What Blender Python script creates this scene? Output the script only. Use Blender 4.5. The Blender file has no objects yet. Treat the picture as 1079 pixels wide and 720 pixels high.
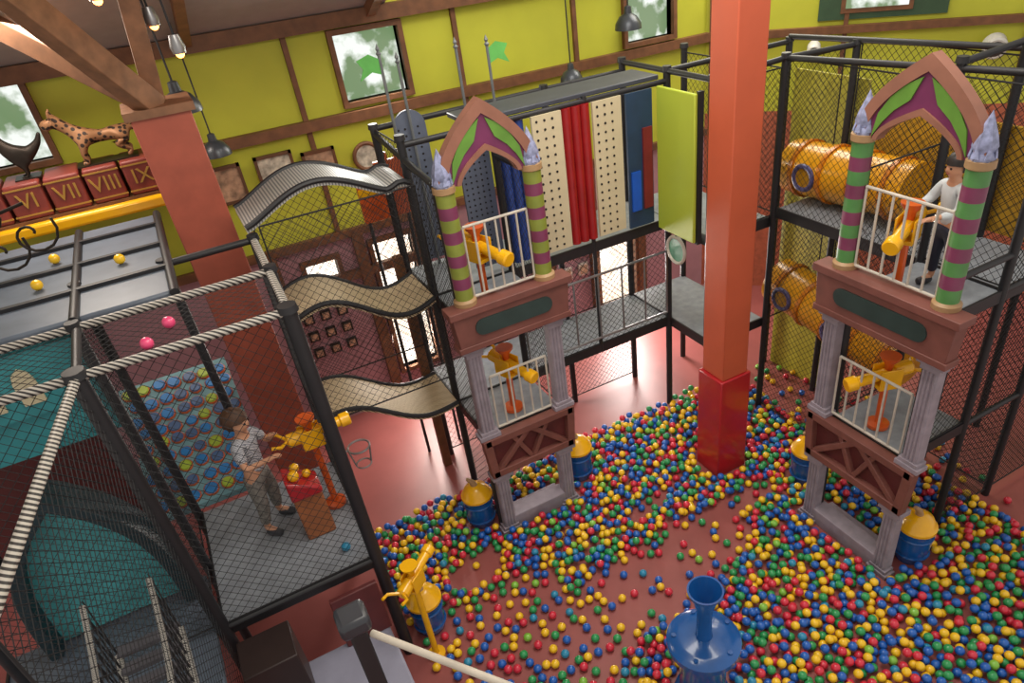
import bpy, math, random
import numpy as np
from mathutils import Vector, Matrix
random.seed(7)
scene=bpy.context.scene
COL=scene.collection
V=Vector
# ------------------------------------------------------------------ materials
def lin(c):
    c=c/255.0
    return c/12.92 if c<=0.04045 else ((c+0.055)/1.055)**2.4
MATS={}
def M(name,rgb,rough=.5,metal=0,var=.18,scale=6,bump=0,coat=0,emit=0):
    if name in MATS: return MATS[name]
    m=bpy.data.materials.new(name); m.use_nodes=True
    nt=m.node_tree; b=nt.nodes['Principled BSDF']
    c=[lin(x) for x in rgb]
    tc=nt.nodes.new('ShaderNodeTexCoord'); nz=nt.nodes.new('ShaderNodeTexNoise')
    nz.inputs['Scale'].default_value=scale; nz.inputs['Detail'].default_value=4
    nt.links.new(tc.outputs['Object'],nz.inputs['Vector'])
    r=nt.nodes.new('ShaderNodeValToRGB')
    r.color_ramp.elements[0].position=.3; r.color_ramp.elements[1].position=.7
    r.color_ramp.elements[0].color=(*[x*(1-var) for x in c],1)
    r.color_ramp.elements[1].color=(*[min(1,x*(1+var*.5)) for x in c],1)
    nt.links.new(nz.outputs['Fac'],r.inputs['Fac']); nt.links.new(r.outputs['Color'],b.inputs['Base Color'])
    b.inputs['Roughness'].default_value=rough; b.inputs['Metallic'].default_value=metal
    if coat: b.inputs['Coat Weight'].default_value=coat
    if bump:
        bp=nt.nodes.new('ShaderNodeBump'); bp.inputs['Strength'].default_value=bump
        bp.inputs['Distance'].default_value=.01
        nt.links.new(nz.outputs['Fac'],bp.inputs['Height']); nt.links.new(bp.outputs['Normal'],b.inputs['Normal'])
    if emit:
        b.inputs['Emission Color'].default_value=(*c,1); b.inputs['Emission Strength'].default_value=emit
    MATS[name]=m; return m
def Mwave(name,c1,c2,scale,rough=.5,direction='X',kind='BANDS',dist=0,metal=0,pos=.5):
    if name in MATS: return MATS[name]
    m=bpy.data.materials.new(name); m.use_nodes=True
    nt=m.node_tree; b=nt.nodes['Principled BSDF']
    tc=nt.nodes.new('ShaderNodeTexCoord'); w=nt.nodes.new('ShaderNodeTexWave')
    w.wave_type=kind; w.bands_direction=direction
    w.inputs['Scale'].default_value=scale; w.inputs['Distortion'].default_value=dist
    nt.links.new(tc.outputs['Object'],w.inputs['Vector'])
    r=nt.nodes.new('ShaderNodeValToRGB')
    r.color_ramp.elements[0].position=pos-.12; r.color_ramp.elements[1].position=pos+.12
    r.color_ramp.elements[0].color=(*[lin(x) for x in c1],1); r.color_ramp.elements[1].color=(*[lin(x) for x in c2],1)
    nt.links.new(w.outputs['Fac'],r.inputs['Fac']); nt.links.new(r.outputs['Color'],b.inputs['Base Color'])
    b.inputs['Roughness'].default_value=rough; b.inputs['Metallic'].default_value=metal
    MATS[name]=m; return m
def Mspot(name,c1,c2,scale,th=.3,metal=.3):
    m=bpy.data.materials.new(name); m.use_nodes=True
    nt=m.node_tree; b=nt.nodes['Principled BSDF']
    tc=nt.nodes.new('ShaderNodeTexCoord'); w=nt.nodes.new('ShaderNodeTexVoronoi'); w.inputs['Scale'].default_value=scale
    nt.links.new(tc.outputs['Object'],w.inputs['Vector'])
    r=nt.nodes.new('ShaderNodeValToRGB'); r.color_ramp.elements[0].position=th; r.color_ramp.elements[1].position=th+.08
    r.color_ramp.elements[0].color=(*[lin(x) for x in c1],1); r.color_ramp.elements[1].color=(*[lin(x) for x in c2],1)
    nt.links.new(w.outputs['Distance'],r.inputs['Fac']); nt.links.new(r.outputs['Color'],b.inputs['Base Color'])
    b.inputs['Roughness'].default_value=.5; b.inputs['Metallic'].default_value=metal; return m
def Mglow(name,rgb,strength,rgb2,scale=3):
    m=bpy.data.materials.new(name); m.use_nodes=True
    nt=m.node_tree; b=nt.nodes['Principled BSDF']
    tc=nt.nodes.new('ShaderNodeTexCoord'); nz=nt.nodes.new('ShaderNodeTexNoise')
    nz.inputs['Scale'].default_value=scale; nz.inputs['Detail'].default_value=6
    nt.links.new(tc.outputs['Object'],nz.inputs['Vector'])
    r=nt.nodes.new('ShaderNodeValToRGB'); r.color_ramp.elements[0].position=.42; r.color_ramp.elements[1].position=.58
    r.color_ramp.elements[0].color=(*[lin(x) for x in rgb2],1); r.color_ramp.elements[1].color=(*[lin(x) for x in rgb],1)
    nt.links.new(nz.outputs['Fac'],r.inputs['Fac'])
    nt.links.new(r.outputs['Color'],b.inputs['Emission Color']); b.inputs['Emission Strength'].default_value=strength
    b.inputs['Base Color'].default_value=(.1,.1,.1,1); b.inputs['Roughness'].default_value=.2
    return m
BLACK=M('black_padding',(32,32,36),.5); NET=M('net_cord',(24,23,26),.7,var=.1)
LIME=M('lime_paint',(184,186,52),.6,var=.12,scale=1.5); LIMEP=M('lime_panel',(180,196,66),.35,var=.06,scale=2)
WOOD=M('brown_timber',(112,72,44),.6,var=.3,scale=9,bump=.2); TIMB=M('truss_timber',(128,88,60),.6,var=.3,scale=9)
LAV=M('lavender_wall',(172,130,138),.7,var=.08); FLOOR=M('terracotta_mat',(152,84,80),.4,var=.14,scale=2,bump=.1)
ORANGE=M('orange_column_paint',(198,92,60),.45,var=.1,scale=2); REDP=M('red_padding',(176,30,38),.3,var=.1,coat=.3)
BRICKC=M('brick_red_column',(166,82,62),.55,var=.15)
CEIL=M('ceiling_plaster',(156,144,138),.8,var=.08)
DECK=M('grey_deck_mat',(146,152,160),.55,var=.2,scale=10); DECKB=M('slate_pad',(98,108,122),.42,var=.15)
TBROWN=M('tower_brown',(120,72,64),.5,var=.2); TBROWN2=M('arch_brown',(146,98,80),.5,var=.15)
PURP=M('arch_purple',(112,44,84),.45); LEAF=M('leaf_green',(98,144,54),.45)
STG=M('stripe_green',(130,140,56),.45); STG2=M('stripe_bright_green',(82,138,74),.45); STP=M('stripe_magenta',(122,54,86),.45)
DGRN=M('plaque_dark_green',(44,62,60),.4); STONE=M('lavender_stone',(148,138,148),.6,var=.2,scale=9); GOLD=M('gold_paint',(180,140,64),.4,metal=.3)
TAN=M('tan_capital',(166,132,94),.5); SPIRE=M('spire_lavender',(146,152,186),.45,var=.45,scale=24)
CREAMR=M('cream_rail',(198,190,178),.4,metal=.1); YEL=M('yellow_plastic',(242,180,20),.25,var=.08,coat=.3); AMB=M('amber_yellow_plastic',(226,158,22),.28,var=.1,coat=.3); AMBD=M('orange_ring',(206,122,22),.3)
ORG=M('orange_plastic',(222,96,36),.3,coat=.3); BLUE=M('blue_plastic',(24,84,152),.22,var=.15,coat=.4)
BLUE2=M('bright_blue',(24,84,190),.35); TEAL=M('teal_panel',(50,140,148),.4); TEALL=M('pale_teal_panel',(84,172,178),.4,var=.25,scale=3); MAROON=M('maroon_panel',(92,38,38),.5)
CREAM=M('cream_panel',(200,188,156),.5,var=.06); HOLE=M('dark_hole',(34,30,30),.8); DBLUE=M('navy_panel',(34,58,88),.45)
SLATE=M('slate_panel',(98,106,124),.45); STEEL=M('steel',(150,150,152),.35,metal=.8)
LACE=Mwave('laced_pipe',(48,46,46),(188,182,172),14,.5,'DIAGONAL')
WOVEN=Mwave('woven_rope_mat',(130,112,88),(220,200,164),22,.7,'DIAGONAL',dist=1.5)
SKIN=M('skin',(206,152,120),.5,var=.06); HAIR=M('brown_hair',(84,56,38),.6,var=.3,scale=40); HAIRD=M('dark_hair',(34,26,24),.5)
SHIRT=Mwave('grey_print_shirt',(196,196,200),(120,122,134),26,.8,'DIAGONAL',dist=6); JEANS=M('grey_trousers',(130,126,120),.8,var=.5,scale=30)
WSHIRT=M('white_shirt',(204,210,214),.8); DARKP=M('dark_trousers',(40,44,60),.8); SHOE=M('shoe',(60,62,68),.6)
IRON=M('dark_iron',(48,40,34),.5,metal=.6,var=.3); RUST=Mspot('spotted_rust_metal',(44,32,26),(146,104,70),22,.36)
BOOK=M('red_leather',(126,52,44),.5,var=.25)
# ------------------------------------------------------------------ mesh builder
class G:
    def __init__(s): s.v=[];s.f=[];s.m=[]
    def add(s,vs,fs,mi=0):
        o=len(s.v); s.v+= [tuple(x) for x in vs]
        for f in fs: s.f.append(tuple(i+o for i in f)); s.m.append(mi)
    def box(s,x0,x1,y0,y1,z0,z1,mi=0):
        s.add([(x0,y0,z0),(x1,y0,z0),(x1,y1,z0),(x0,y1,z0),(x0,y0,z1),(x1,y0,z1),(x1,y1,z1),(x0,y1,z1)],
              [(0,3,2,1),(4,5,6,7),(0,1,5,4),(1,2,6,5),(2,3,7,6),(3,0,4,7)],mi); return s
    def beam(s,a,b,w,h,mi=0):
        a=V(a);b=V(b);d=(b-a).normalized(); up=V((0,0,1)) if abs(d.z)<.95 else V((0,1,0))
        r=d.cross(up).normalized(); u=r.cross(d)
        vs=[p+r*i*w/2+u*j*h/2 for p in(a,b) for i,j in((-1,-1),(1,-1),(1,1),(-1,1))]
        s.add(vs,[(3,2,1,0),(4,5,6,7),(0,1,5,4),(1,2,6,5),(2,3,7,6),(3,0,4,7)],mi); return s
    def cyl(s,a,b,r1,r2=None,n=16,mi=0,cap=True):
        r2=r1 if r2 is None else r2
        a=V(a);b=V(b);d=(b-a).normalized(); up=V((0,0,1)) if abs(d.z)<.95 else V((1,0,0))
        r=d.cross(up).normalized(); u=r.cross(d)
        vs=[p+(r*math.cos(2*math.pi*i/n)+u*math.sin(2*math.pi*i/n))*q for p,q in((a,r1),(b,r2)) for i in range(n)]
        fs=[(i,(i+1)%n,n+(i+1)%n,n+i) for i in range(n)]
        if cap: fs+=[tuple(range(n))[::-1],tuple(range(n,2*n))]
        s.add(vs,fs,mi); return s
    def tube(s,path,r,n=10,mi=0,closed=False):
        P=[V(p) for p in path]; rings=[]; prev=None
        L=len(P)
        for i,p in enumerate(P):
            if closed: d=(P[(i+1)%L]-P[i-1]).normalized()
            else: d=(P[min(i+1,L-1)]-P[max(i-1,0)]).normalized()
            if prev is None:
                up=V((0,0,1)) if abs(d.z)<.9 else V((1,0,0)); rr=d.cross(up).normalized()
            else:
                rr=(prev-d*prev.dot(d)).normalized()
            prev=rr; u=rr.cross(d)
            rad=r[i] if isinstance(r,(list,tuple)) else r
            rings.append([p+(rr*math.cos(2*math.pi*k/n)+u*math.sin(2*math.pi*k/n))*rad for k in range(n)])
        vs=[x for R in rings for x in R]; fs=[]
        for i in range(L if closed else L-1):
            j=(i+1)%L
            for k in range(n): fs.append((i*n+k,i*n+(k+1)%n,j*n+(k+1)%n,j*n+k))
        if not closed: fs+=[tuple(range(n))[::-1],tuple(range((L-1)*n,L*n))]
        s.add(vs,fs,mi); return s
    def lathe(s,prof,o=(0,0,0),n=24,mi=0,axis=(0,0,1),mis=None):
        ax=V(axis).normalized(); up=V((1,0,0)) if abs(ax.x)<.9 else V((0,1,0))
        r=ax.cross(up).normalized(); u=ax.cross(r); o=V(o)
        vs=[o+ax*z+(r*math.cos(2*math.pi*k/n)+u*math.sin(2*math.pi*k/n))*max(q,1e-4) for q,z in prof for k in range(n)]
        off=len(s.v); s.v+=[tuple(x) for x in vs]
        for i in range(len(prof)-1):
            for k in range(n):
                s.f.append((off+i*n+k,off+i*n+(k+1)%n,off+(i+1)*n+(k+1)%n,off+(i+1)*n+k)); s.m.append(mis[i] if mis else mi)
        s.f.append(tuple(off+k for k in range(n))[::-1]); s.m.append(mis[0] if mis else mi)
        t=(len(prof)-1)*n
        s.f.append(tuple(off+t+k for k in range(n))); s.m.append(mis[-1] if mis else mi); return s
    def prism(s,poly,y0,y1,mi=0,plane='xz'):
        n=len(poly)
        mp={'xz':lambda a,b,t:(a,t,b),'xy':lambda a,b,t:(a,b,t),'yz':lambda a,b,t:(t,a,b)}[plane]
        vs=[mp(a,b,y0) for a,b in poly]+[mp(a,b,y1) for a,b in poly]
        fs=[tuple(range(n)),tuple(range(n,2*n))[::-1]]+[((i+1)%n,i,n+i,n+(i+1)%n) for i in range(n)]
        s.add(vs,fs,mi); return s
    def band(s,A,B,y0,y1,mi=0):
        n=len(A); vs=[]
        for a,b in zip(A,B): vs+=[(a[0],y0,a[1]),(b[0],y0,b[1]),(b[0],y1,b[1]),(a[0],y1,a[1])]
        fs=[]
        for i in range(n-1):
            p=i*4;q=p+4
            for k in range(4): fs.append((p+k,q+k,q+(k+1)%4,p+(k+1)%4))
        fs+=[(0,1,2,3),(n*4-1,n*4-2,n*4-3,n*4-4)]
        s.add(vs,fs,mi); return s
    def sph(s,c,r,n=16,mi=0,sc=(1,1,1)):
        c=V(c); prof=[(math.sin(math.pi*i/(n//2)),-math.cos(math.pi*i/(n//2))) for i in range(n//2+1)]
        vs=[(c.x+q*math.cos(2*math.pi*k/n)*r*sc[0],c.y+q*math.sin(2*math.pi*k/n)*r*sc[1],c.z+z*r*sc[2]) for q,z in prof for k in range(n)]
        fs=[(i*n+k,i*n+(k+1)%n,(i+1)*n+(k+1)%n,(i+1)*n+k) for i in range(n//2) for k in range(n)]
        s.add(vs,fs,mi); return s
    def net(s,o,u,v,lu,lv,pitch=.06,r=.0027,mi=0):
        o=V(o);u=V(u).normalized();v=V(v).normalized()
        st=pitch*math.sqrt(2)
        c=-lv+st/2
        while c<lu:
            a0=max(0,c);a1=min(lu,c+lv)
            if a1-a0>.02:
                s.cyl(o+u*a0+v*(a0-c),o+u*a1+v*(a1-c),r,n=3,mi=mi,cap=False)
                s.cyl(o+u*a0+v*(lv-(a0-c)),o+u*a1+v*(lv-(a1-c)),r,n=3,mi=mi,cap=False)
            c+=st
        for p,d,l in((o,u,lu),(o+v*lv,u,lu),(o,v,lv),(o+u*lu,v,lv)):
            s.cyl(p,p+d*l,.008,n=6,mi=mi)
        return s
import bmesh
def mesh(g,name,mats,smooth=True):
    me=bpy.data.meshes.new(name); me.from_pydata(g.v,[],g.f)
    for m in (mats if isinstance(mats,(list,tuple)) else [mats]): me.materials.append(m)
    me.polygons.foreach_set('material_index',g.m)
    bm=bmesh.new(); bm.from_mesh(me); bmesh.ops.recalc_face_normals(bm,faces=bm.faces); bm.to_mesh(me); bm.free()
    if smooth:
        me.polygons.foreach_set('use_smooth',[True]*len(me.polygons)); me.set_sharp_from_angle(angle=math.radians(38))
    me.update(); return me
def link(o): COL.objects.link(o); return o
def thing(name,label,cat,loc=(0,0,0),rz=0,group=None):
    o=bpy.data.objects.new(name,None); o.empty_display_size=.1; o.location=loc; o.rotation_euler=(0,0,rz)
    o['label']=label;o['category']=cat
    if group:o['group']=group
    return link(o)
def bev(o,w):
    b=o.modifiers.new('Bevel','BEVEL'); b.width=w; b.segments=2; b.limit_method='ANGLE'; b.angle_limit=math.radians(50)
def part(p,name,g,mats,bevel=0,label=None,smooth=True):
    o=bpy.data.objects.new(name,mesh(g,name,mats,smooth)); o.parent=p
    if label:o['label']=label
    if bevel: bev(o,bevel)
    return link(o)
def solo(name,label,cat,g,mats,loc=(0,0,0),rz=0,bevel=0,group=None):
    o=bpy.data.objects.new(name,mesh(g,name,mats)); o.location=loc; o.rotation_euler=(0,0,rz)
    o['label']=label;o['category']=cat
    if group:o['group']=group
    if bevel: bev(o,bevel)
    return link(o)
def struct(name,g,mats,bevel=0):
    o=bpy.data.objects.new(name,mesh(g,name,mats,False)); o['kind']='structure'
    if bevel: bev(o,bevel)
    return link(o)
# ------------------------------------------------------------------ camera
cd=bpy.data.cameras.new('camera'); cam=bpy.data.objects.new('camera',cd); COL.objects.link(cam)
r=V((.8679,-.4863,-.1027)).normalized(); f=V((.3530,.7486,-.5607)).normalized(); u=r.cross(f).normalized(); r=f.cross(u)
cam.matrix_world=Matrix(((r.x,u.x,-f.x,0),(r.y,u.y,-f.y,0),(r.z,u.z,-f.z,6),(0,0,0,1)))
cd.sensor_width=36; cd.lens=737/1079*36; cd.shift_x=-.0375; cd.shift_y=.0371; cd.clip_start=.05
scene.camera=cam
CR,CF,CU=r.copy(),f.copy(),u.copy()
# ------------------------------------------------------------------ room
struct('floor',G().box(-6,13,-1,10.5,-.1,0),FLOOR)
g=G() # back wall with openings
def wall_y(g,y,x0,x1,z0,z1,holes,t=.15,mi=0):
    xs=sorted({x0,x1,*[h[0] for h in holes],*[h[1] for h in holes]}); zs=sorted({z0,z1,*[h[2] for h in holes],*[h[3] for h in holes]})
    for a,b in zip(xs,xs[1:]):
        for c,d in zip(zs,zs[1:]):
            mx,mz=(a+b)/2,(c+d)/2
            if not any(h[0]<mx<h[1] and h[2]<mz<h[3] for h in holes): g.box(a,b,y,y+t,c,d,mi)
hW=[(2.02,2.8,4.27,5.0),(6.06,6.85,4.25,5.0),(-2.1,-1.1,4.35,5.1)]
hL=[(1.86,2.4,.5,2.5),(5.35,6.05,.25,1.75),(.95,1.35,2.0,2.45),(3.0,3.5,.3,1.6)]
wall_y(g,9,-6,7.5,2.75,7.2,hW,mi=0); wall_y(g,9,-6,7.5,0,2.75,hL,mi=1)
struct('wall_back',g,[LIME,LAV])
d45=V((1,-1,0)).normalized(); n45=V((-1,-1,0)).normalized()
def w45(t,z,off=0): p=V((7.5,9,0))+d45*t+n45*off; return V((p.x,p.y,z))
def wbox(g,t0,t1,o0,o1,z0,z1,mi=0):
    vs=[w45(t,z,o) for z in(z0,z1) for t,o in((t0,o0),(t1,o0),(t1,o1),(t0,o1))]
    g.add(vs,[(0,1,2,3),(7,6,5,4),(0,4,5,1),(1,5,6,2),(2,6,7,3),(3,7,4,0)],mi)
BRK=M('orange_brick',(176,96,68),.7,var=.25,scale=14)
g=G(); wbox(g,0,7.5,-.15,0,3.0,7.2,0); wbox(g,0,7.5,-.15,0,0,3.0,1); struct('wall_right',g,[LIME,BRK])
n=0
def trim(g,mats=WOOD):
    global n; n+=1; struct('trim_%d'%n,g,mats)
trim(G().box(-6,7.5,8.9,9,4.05,4.17)); trim(G().box(-6,7.5,8.86,9,5.08,5.24)); trim(G().box(-6,7.5,8.92,9,2.68,2.78))
g=G(); wbox(g,0,7.5,0,.1,4.05,4.15); trim(g)
for x in(-.2,1.45,3.5,5.2): trim(G().box(x,x+.06,8.95,9,2.78,5.1))
for x in(1.62,2.46,.5,5.2,6.1,4.4): trim(G().box(x,x+.14,8.9,9,0,2.7))
trim(G().box(.5,2.6,8.92,9,2.1,2.22))
for t in(.05,1.9,4.2):
    g=G(); wbox(g,t,t+.06,0,.05,3.0,6); trim(g)
SKYG=Mglow('daylight_glass',(226,232,226),1.0,(96,124,84),4); SUNG=Mglow('bright_daylight_glass',(255,244,230),2.0,(234,210,186),2)
def window(i,x0,x1,z0,z1,gl,fr=.06):
    g=G(); g.box(x0-fr,x1+fr,8.93,9.12,z1,z1+fr);g.box(x0-fr,x1+fr,8.93,9.12,z0-fr,z0);g.box(x0-fr,x0,8.93,9.12,z0,z1);g.box(x1,x1+fr,8.93,9.12,z0,z1)
    g.box(x0,x1,9.1,9.12,z0,z1,1); struct('window_%d'%i,g,[WOOD,gl])
for i,h in enumerate(hW): window(i+1,*h,SKYG)
for i,h in enumerate(hL): window(i+4,*h,SUNG)
DG=M('dark_green_board',(50,76,52),.6)
g=G(); wbox(g,1.55,3.2,0,.04,4.22,5.2,0); wbox(g,1.9,2.7,.04,.07,4.36,5.0,1); wbox(g,1.84,2.76,.03,.06,4.30,4.36,2); wbox(g,1.84,1.9,.03,.06,4.36,5,2);wbox(g,2.7,2.76,.03,.06,4.36,5,2)
struct('window_8',g,[DG,SKYG,WOOD])
g=G(); wbox(g,1.95,2.15,0,.03,.95,2.3,0); wbox(g,3.5,3.9,0,.03,.9,2.3,0);struct('window_9',g,[SUNG])
g=G(); g.add([(-6,9,5.2),(2.7,9,5.2),(2.7,4.2,7.3),(-6,4.2,7.3),(-6,9,5.3),(2.7,9,5.3),(2.7,4.2,7.4),(-6,4.2,7.4)],[(0,1,2,3),(4,5,6,7),(0,1,5,4),(1,2,6,5),(2,3,7,6),(3,0,4,7)])
struct('ceiling',g,CEIL)
for x in(-1.5,.5,2.5): trim(G().beam((x,8.9,5.2),(x,4.4,7.15),.1,.14),TIMB)
# ------------------------------------------------------------------ columns
t=thing('square_column','tall orange square pillar with glossy red padded base','column',(4.59,5.07,0))
part(t,'shaft',G().box(-.175,.175,-.175,.175,1.4,7.2),ORANGE,.012)
part(t,'padded_base',G().box(-.215,.215,-.2,.2,0,1.4),REDP,.015,'glossy red padding')
t=thing('square_column','brick-orange square pillar carrying timber roof braces','column',(.01,7.25,0))
part(t,'shaft',G().box(-.24,.24,-.24,.24,0,4.9),BRICKC,.012)
part(t,'capital',G().box(-.28,.28,-.28,.28,4.86,4.93),TIMB)
for a,b,w_,h_ in (((-.02,-.1,4.9),(-.75,-.9,6.1),.17,.2),((0,.0,4.9),(.15,-.2,6.2),.15,.18),((-.05,.1,4.9),(-1.0,.6,5.7),.12,.16)):
    part(t,'timber_brace',G().beam(a,b,w_,h_),TIMB,.008,'brown wooden roof brace')
solo('roof_beam','long brown timber roof beam under the sloping ceiling','beam',G().beam((-3,6.3,6.15),(3.0,6.3,6.15),.16,.22),TIMB,bevel=.01)
# ------------------------------------------------------------------ towers
def gothic(w,h,z0,N=14,p=1.9):
    return [(w*(1-t**p),z0+h*t) for t in [i/N for i in range(N+1)]]
def full(c): return c+[(-x,z) for x,z in c[::-1][1:]]
def pilaster(x,z0,z1,w=.18,d=.13):
    g=G(); g.box(x-w*.36,x+w*.36,-d*.35,d*.5,z0,z1)
    for k in range(4):
        xx=x-w*.27+k*w*.18; g.cyl((xx,-d*.35,z0+.08),(xx,-d*.35,z1-.08),w*.065,n=8)
    g.box(x-w*.6,x+w*.6,-d*.6,d*.5,z0,z0+.05); g.box(x-w*.48,x+w*.48,-d*.5,d*.5,z0+.05,z0+.09)
    g.box(x-w*.46,x+w*.46,-d*.5,d*.5,z1-.12,z1-.06); g.box(x-w*.62,x+w*.62,-d*.65,d*.5,z1-.06,z1); return g
def tower(loc,rz,hw,k,label,stg):
    T=thing('castle_tower_front',label,'play tower',loc,rz,'castle tower fronts')
    for s in(-1,1):
        x=s*hw
        prof=[(.11,2.96),(.11,3.04),(.085,3.06)];mis=[2,2]
        zz=3.06;nb=9;h=(4.06-3.06)/nb
        for i in range(nb):
            prof+= [(.085,zz+h*(i+1))]; mis.append(i%2)
        prof+=[(.1,4.07),(.1,4.12)];mis+=[2,2]
        part(T,'striped_column',G().lathe([(q,z*k) for q,z in prof],(x,0,0),20,mis=mis),[stg,STP,TAN],label='round column with green and magenta bands')
        g=G(); g.lathe([(.085,4.12*k),(.085,4.15*k),(.07,4.17*k),(.085,4.21*k),(.065,4.28*k),(.0,4.44*k)],(x,0,0),6)
        for a in range(6):
            an=a*math.pi/3; g.prism([(-.03,0),(.03,0),(0,.09)],-.006,.006)
            m=Matrix.Translation((x,0,4.14*k))@Matrix.Rotation(an,4,'Z')@Matrix.Translation((0,-.085,0))@Matrix.Rotation(-.2,4,'X')
            for i in range(len(g.v)-6,len(g.v)): g.v[i]=tuple(m@V(g.v[i]))
        part(T,'spire',g,SPIRE,label='pale lavender pointed spire')
        part(T,'pilaster',pilaster(s*(hw+.03),1.42*k,2.56*k,.2),STONE,.004,'fluted lavender-grey pilaster')
        part(T,'pilaster',pilaster(s*(hw-.02),0,.9*k,.2),STONE,.004,'short fluted lavender-grey pilaster')
    z0=4.1*k; H=.66; w=hw+.06
    A=gothic(w,H,z0);B=gothic(w-.09,H-.12,z0);C=gothic(w-.17,H*.44,z0,p=1.7);D=gothic(w-.21,H*.36,z0,p=1.7)
    a=part(T,'arch',G().band(full(A),full(B),-.05,.05),TBROWN2,label='pointed brown arch')
    part(a,'inner_arch',G().band(full(C),full(D),-.05,.05),TBROWN2)
    part(a,'arch_field',G().band(full(B),full(C),-.03,.03,0),PURP,label='purple field')
    for s in(-1,1):
        pts=[(w*.72,.02),(w*.66,.2),(w*.5,.33),(w*.3,.43),(w*.06,.5),(w*.2,.33),(w*.42,.24),(w*.58,.14)]
        part(a,'leaf_ornament',G().prism([(s*px_,z0+pz_) for px_,pz_ in pts][::s],-.042,.042,0),LEAF,label='green leaf shape')
    W=hw+.17
    sb=part(T,'sign_board',G().prism([(-W,2.6*k),(W,2.6*k),(W+.03,2.95*k),(-W-.03,2.95*k)],-.12,.03).box(-W-.06,W+.06,-.15,.05,2.93*k,3.0*k).box(-W-.02,W+.02,-.13,.04,2.55*k,2.61*k),TBROWN,.006,'brown fascia board')
    rr=.085; pl=[(-hw*.78-rr*math.sin(q),2.775*k+rr*math.cos(q)) for q in [i*math.pi/8 for i in range(9)]]
    pl=pl+[(-x,z) for x,z in pl[::-1]]
    part(sb,'plaque',G().prism(pl,-.135,-.11),DGRN,label='dark green blank plaque with rounded ends')
    def rail(za,zb):
        g=G(); xa=hw-.1
        for z in(za,zb): g.cyl((-xa,0,z),(xa,0,z),.014,n=8)
        nb=7
        for i in range(nb): x=-xa+2*xa*i/(nb-1); g.cyl((x,0,za),(x,0,zb),.011,n=8)
        part(T,'railing',g,CREAMR,label='cream metal bar railing')
    rail(3.04*k,3.72*k); rail(1.48*k,2.12*k)
    g=G(); W=hw+.11; za,zb=.9*k,1.42*k
    g.box(-W,W,-.1,.02,zb-.08,zb);g.box(-W+.03,W-.03,-.1,.02,za,za+.08)
    g.beam((-W+.06,-.05,za),(-W+.02,-.05,zb),.09,.1);g.beam((W-.06,-.05,za),(W-.02,-.05,zb),.09,.1)
    g.beam((-W+.1,-.05,za+.06),(-.02,-.05,zb-.06),.07,.06);g.beam((W-.1,-.05,za+.06),(.02,-.05,zb-.06),.07,.06)
    g.beam((-.22,-.05,zb-.05),(-.0,-.05,za+.05),.06,.05);g.beam((.22,-.05,zb-.05),(.0,-.05,za+.05),.06,.05)
    g.box(-W+.05,W-.05,-.03,0,za+.02,zb-.02,1)
    part(T,'truss_panel',g,[TBROWN,MAROON],.005,'brown lattice truss panel')
    part(T,'sill',G().box(-hw+.06,hw-.06,-.05,.14,0,.2).box(-hw+.06,hw-.06,-.02,.28,0,.1),STONE,.01,'low lavender-grey sill')
    return T
tower((2.29,5.6,0),0,.42,1.0,'castle tower front with olive and magenta columns and pointed arch',STG)
tower((4.8,3.33,0),-math.pi/2,.49,1.03,'castle tower front with bright green and magenta columns, larger arch',STG2)
# ------------------------------------------------------------------ play frames
def frame(label,posts,beams,decks,nets,bm=BLACK,pr=.04,rails=(),roofs=()):
    T=thing('netted_playground_structure',label,'play structure')
    for p in posts:
        rad=p[4] if len(p)>4 else pr
        q=part(T,'post',G().cyl((p[0],p[1],p[2]),(p[0],p[1],p[3]),rad,n=14),BLACK)
        part(q,'post_cap',G().cyl((p[0],p[1],p[3]),(p[0],p[1],p[3]+.05),rad*1.35,rad*1.2,n=14),BLACK)
    for a,b,*q in beams:
        part(T,'beam',G().cyl(a,b,.03,n=12),q[0] if q else bm)
    for x0,x1,y0,y1,z,*q in decks:
        g=G().box(x0,x1,y0,y1,z-.07,z); g.box(x0,x1,y0-.02,y0,z-.1,z+.02,1); g.box(x0-.02,x0,y0,y1,z-.1,z+.02,1)
        part(T,'deck',g,[q[0] if q else DECK,BLACK],label='grey padded deck')
    for nn in nets:
        part(T,'safety_net',G().net(*nn),NET,label='black diamond-mesh safety net')
    for x0,y0,x1,y1,z0,z1,c in rails:
        g=G()
        for z in(z0,z1): g.cyl((x0,y0,z),(x1,y1,z),.016,n=8)
        for i in range(c): q=i/(c-1); g.cyl((x0+(x1-x0)*q,y0+(y1-y0)*q,z0),(x0+(x1-x0)*q,y0+(y1-y0)*q,z1),.012,n=8)
        part(T,'railing',g,STEEL)
    for x0,x1,y0,y1,z in roofs:
        part(T,'roof_panel',G().box(x0,x1,y0,y1,z,z+.05),M('dark_roof_pad',(62,66,76),.5),.01,'slate-grey roof panel')
    return T
X,Y,Z=(1,0,0),(0,1,0),(0,0,1)
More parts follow.
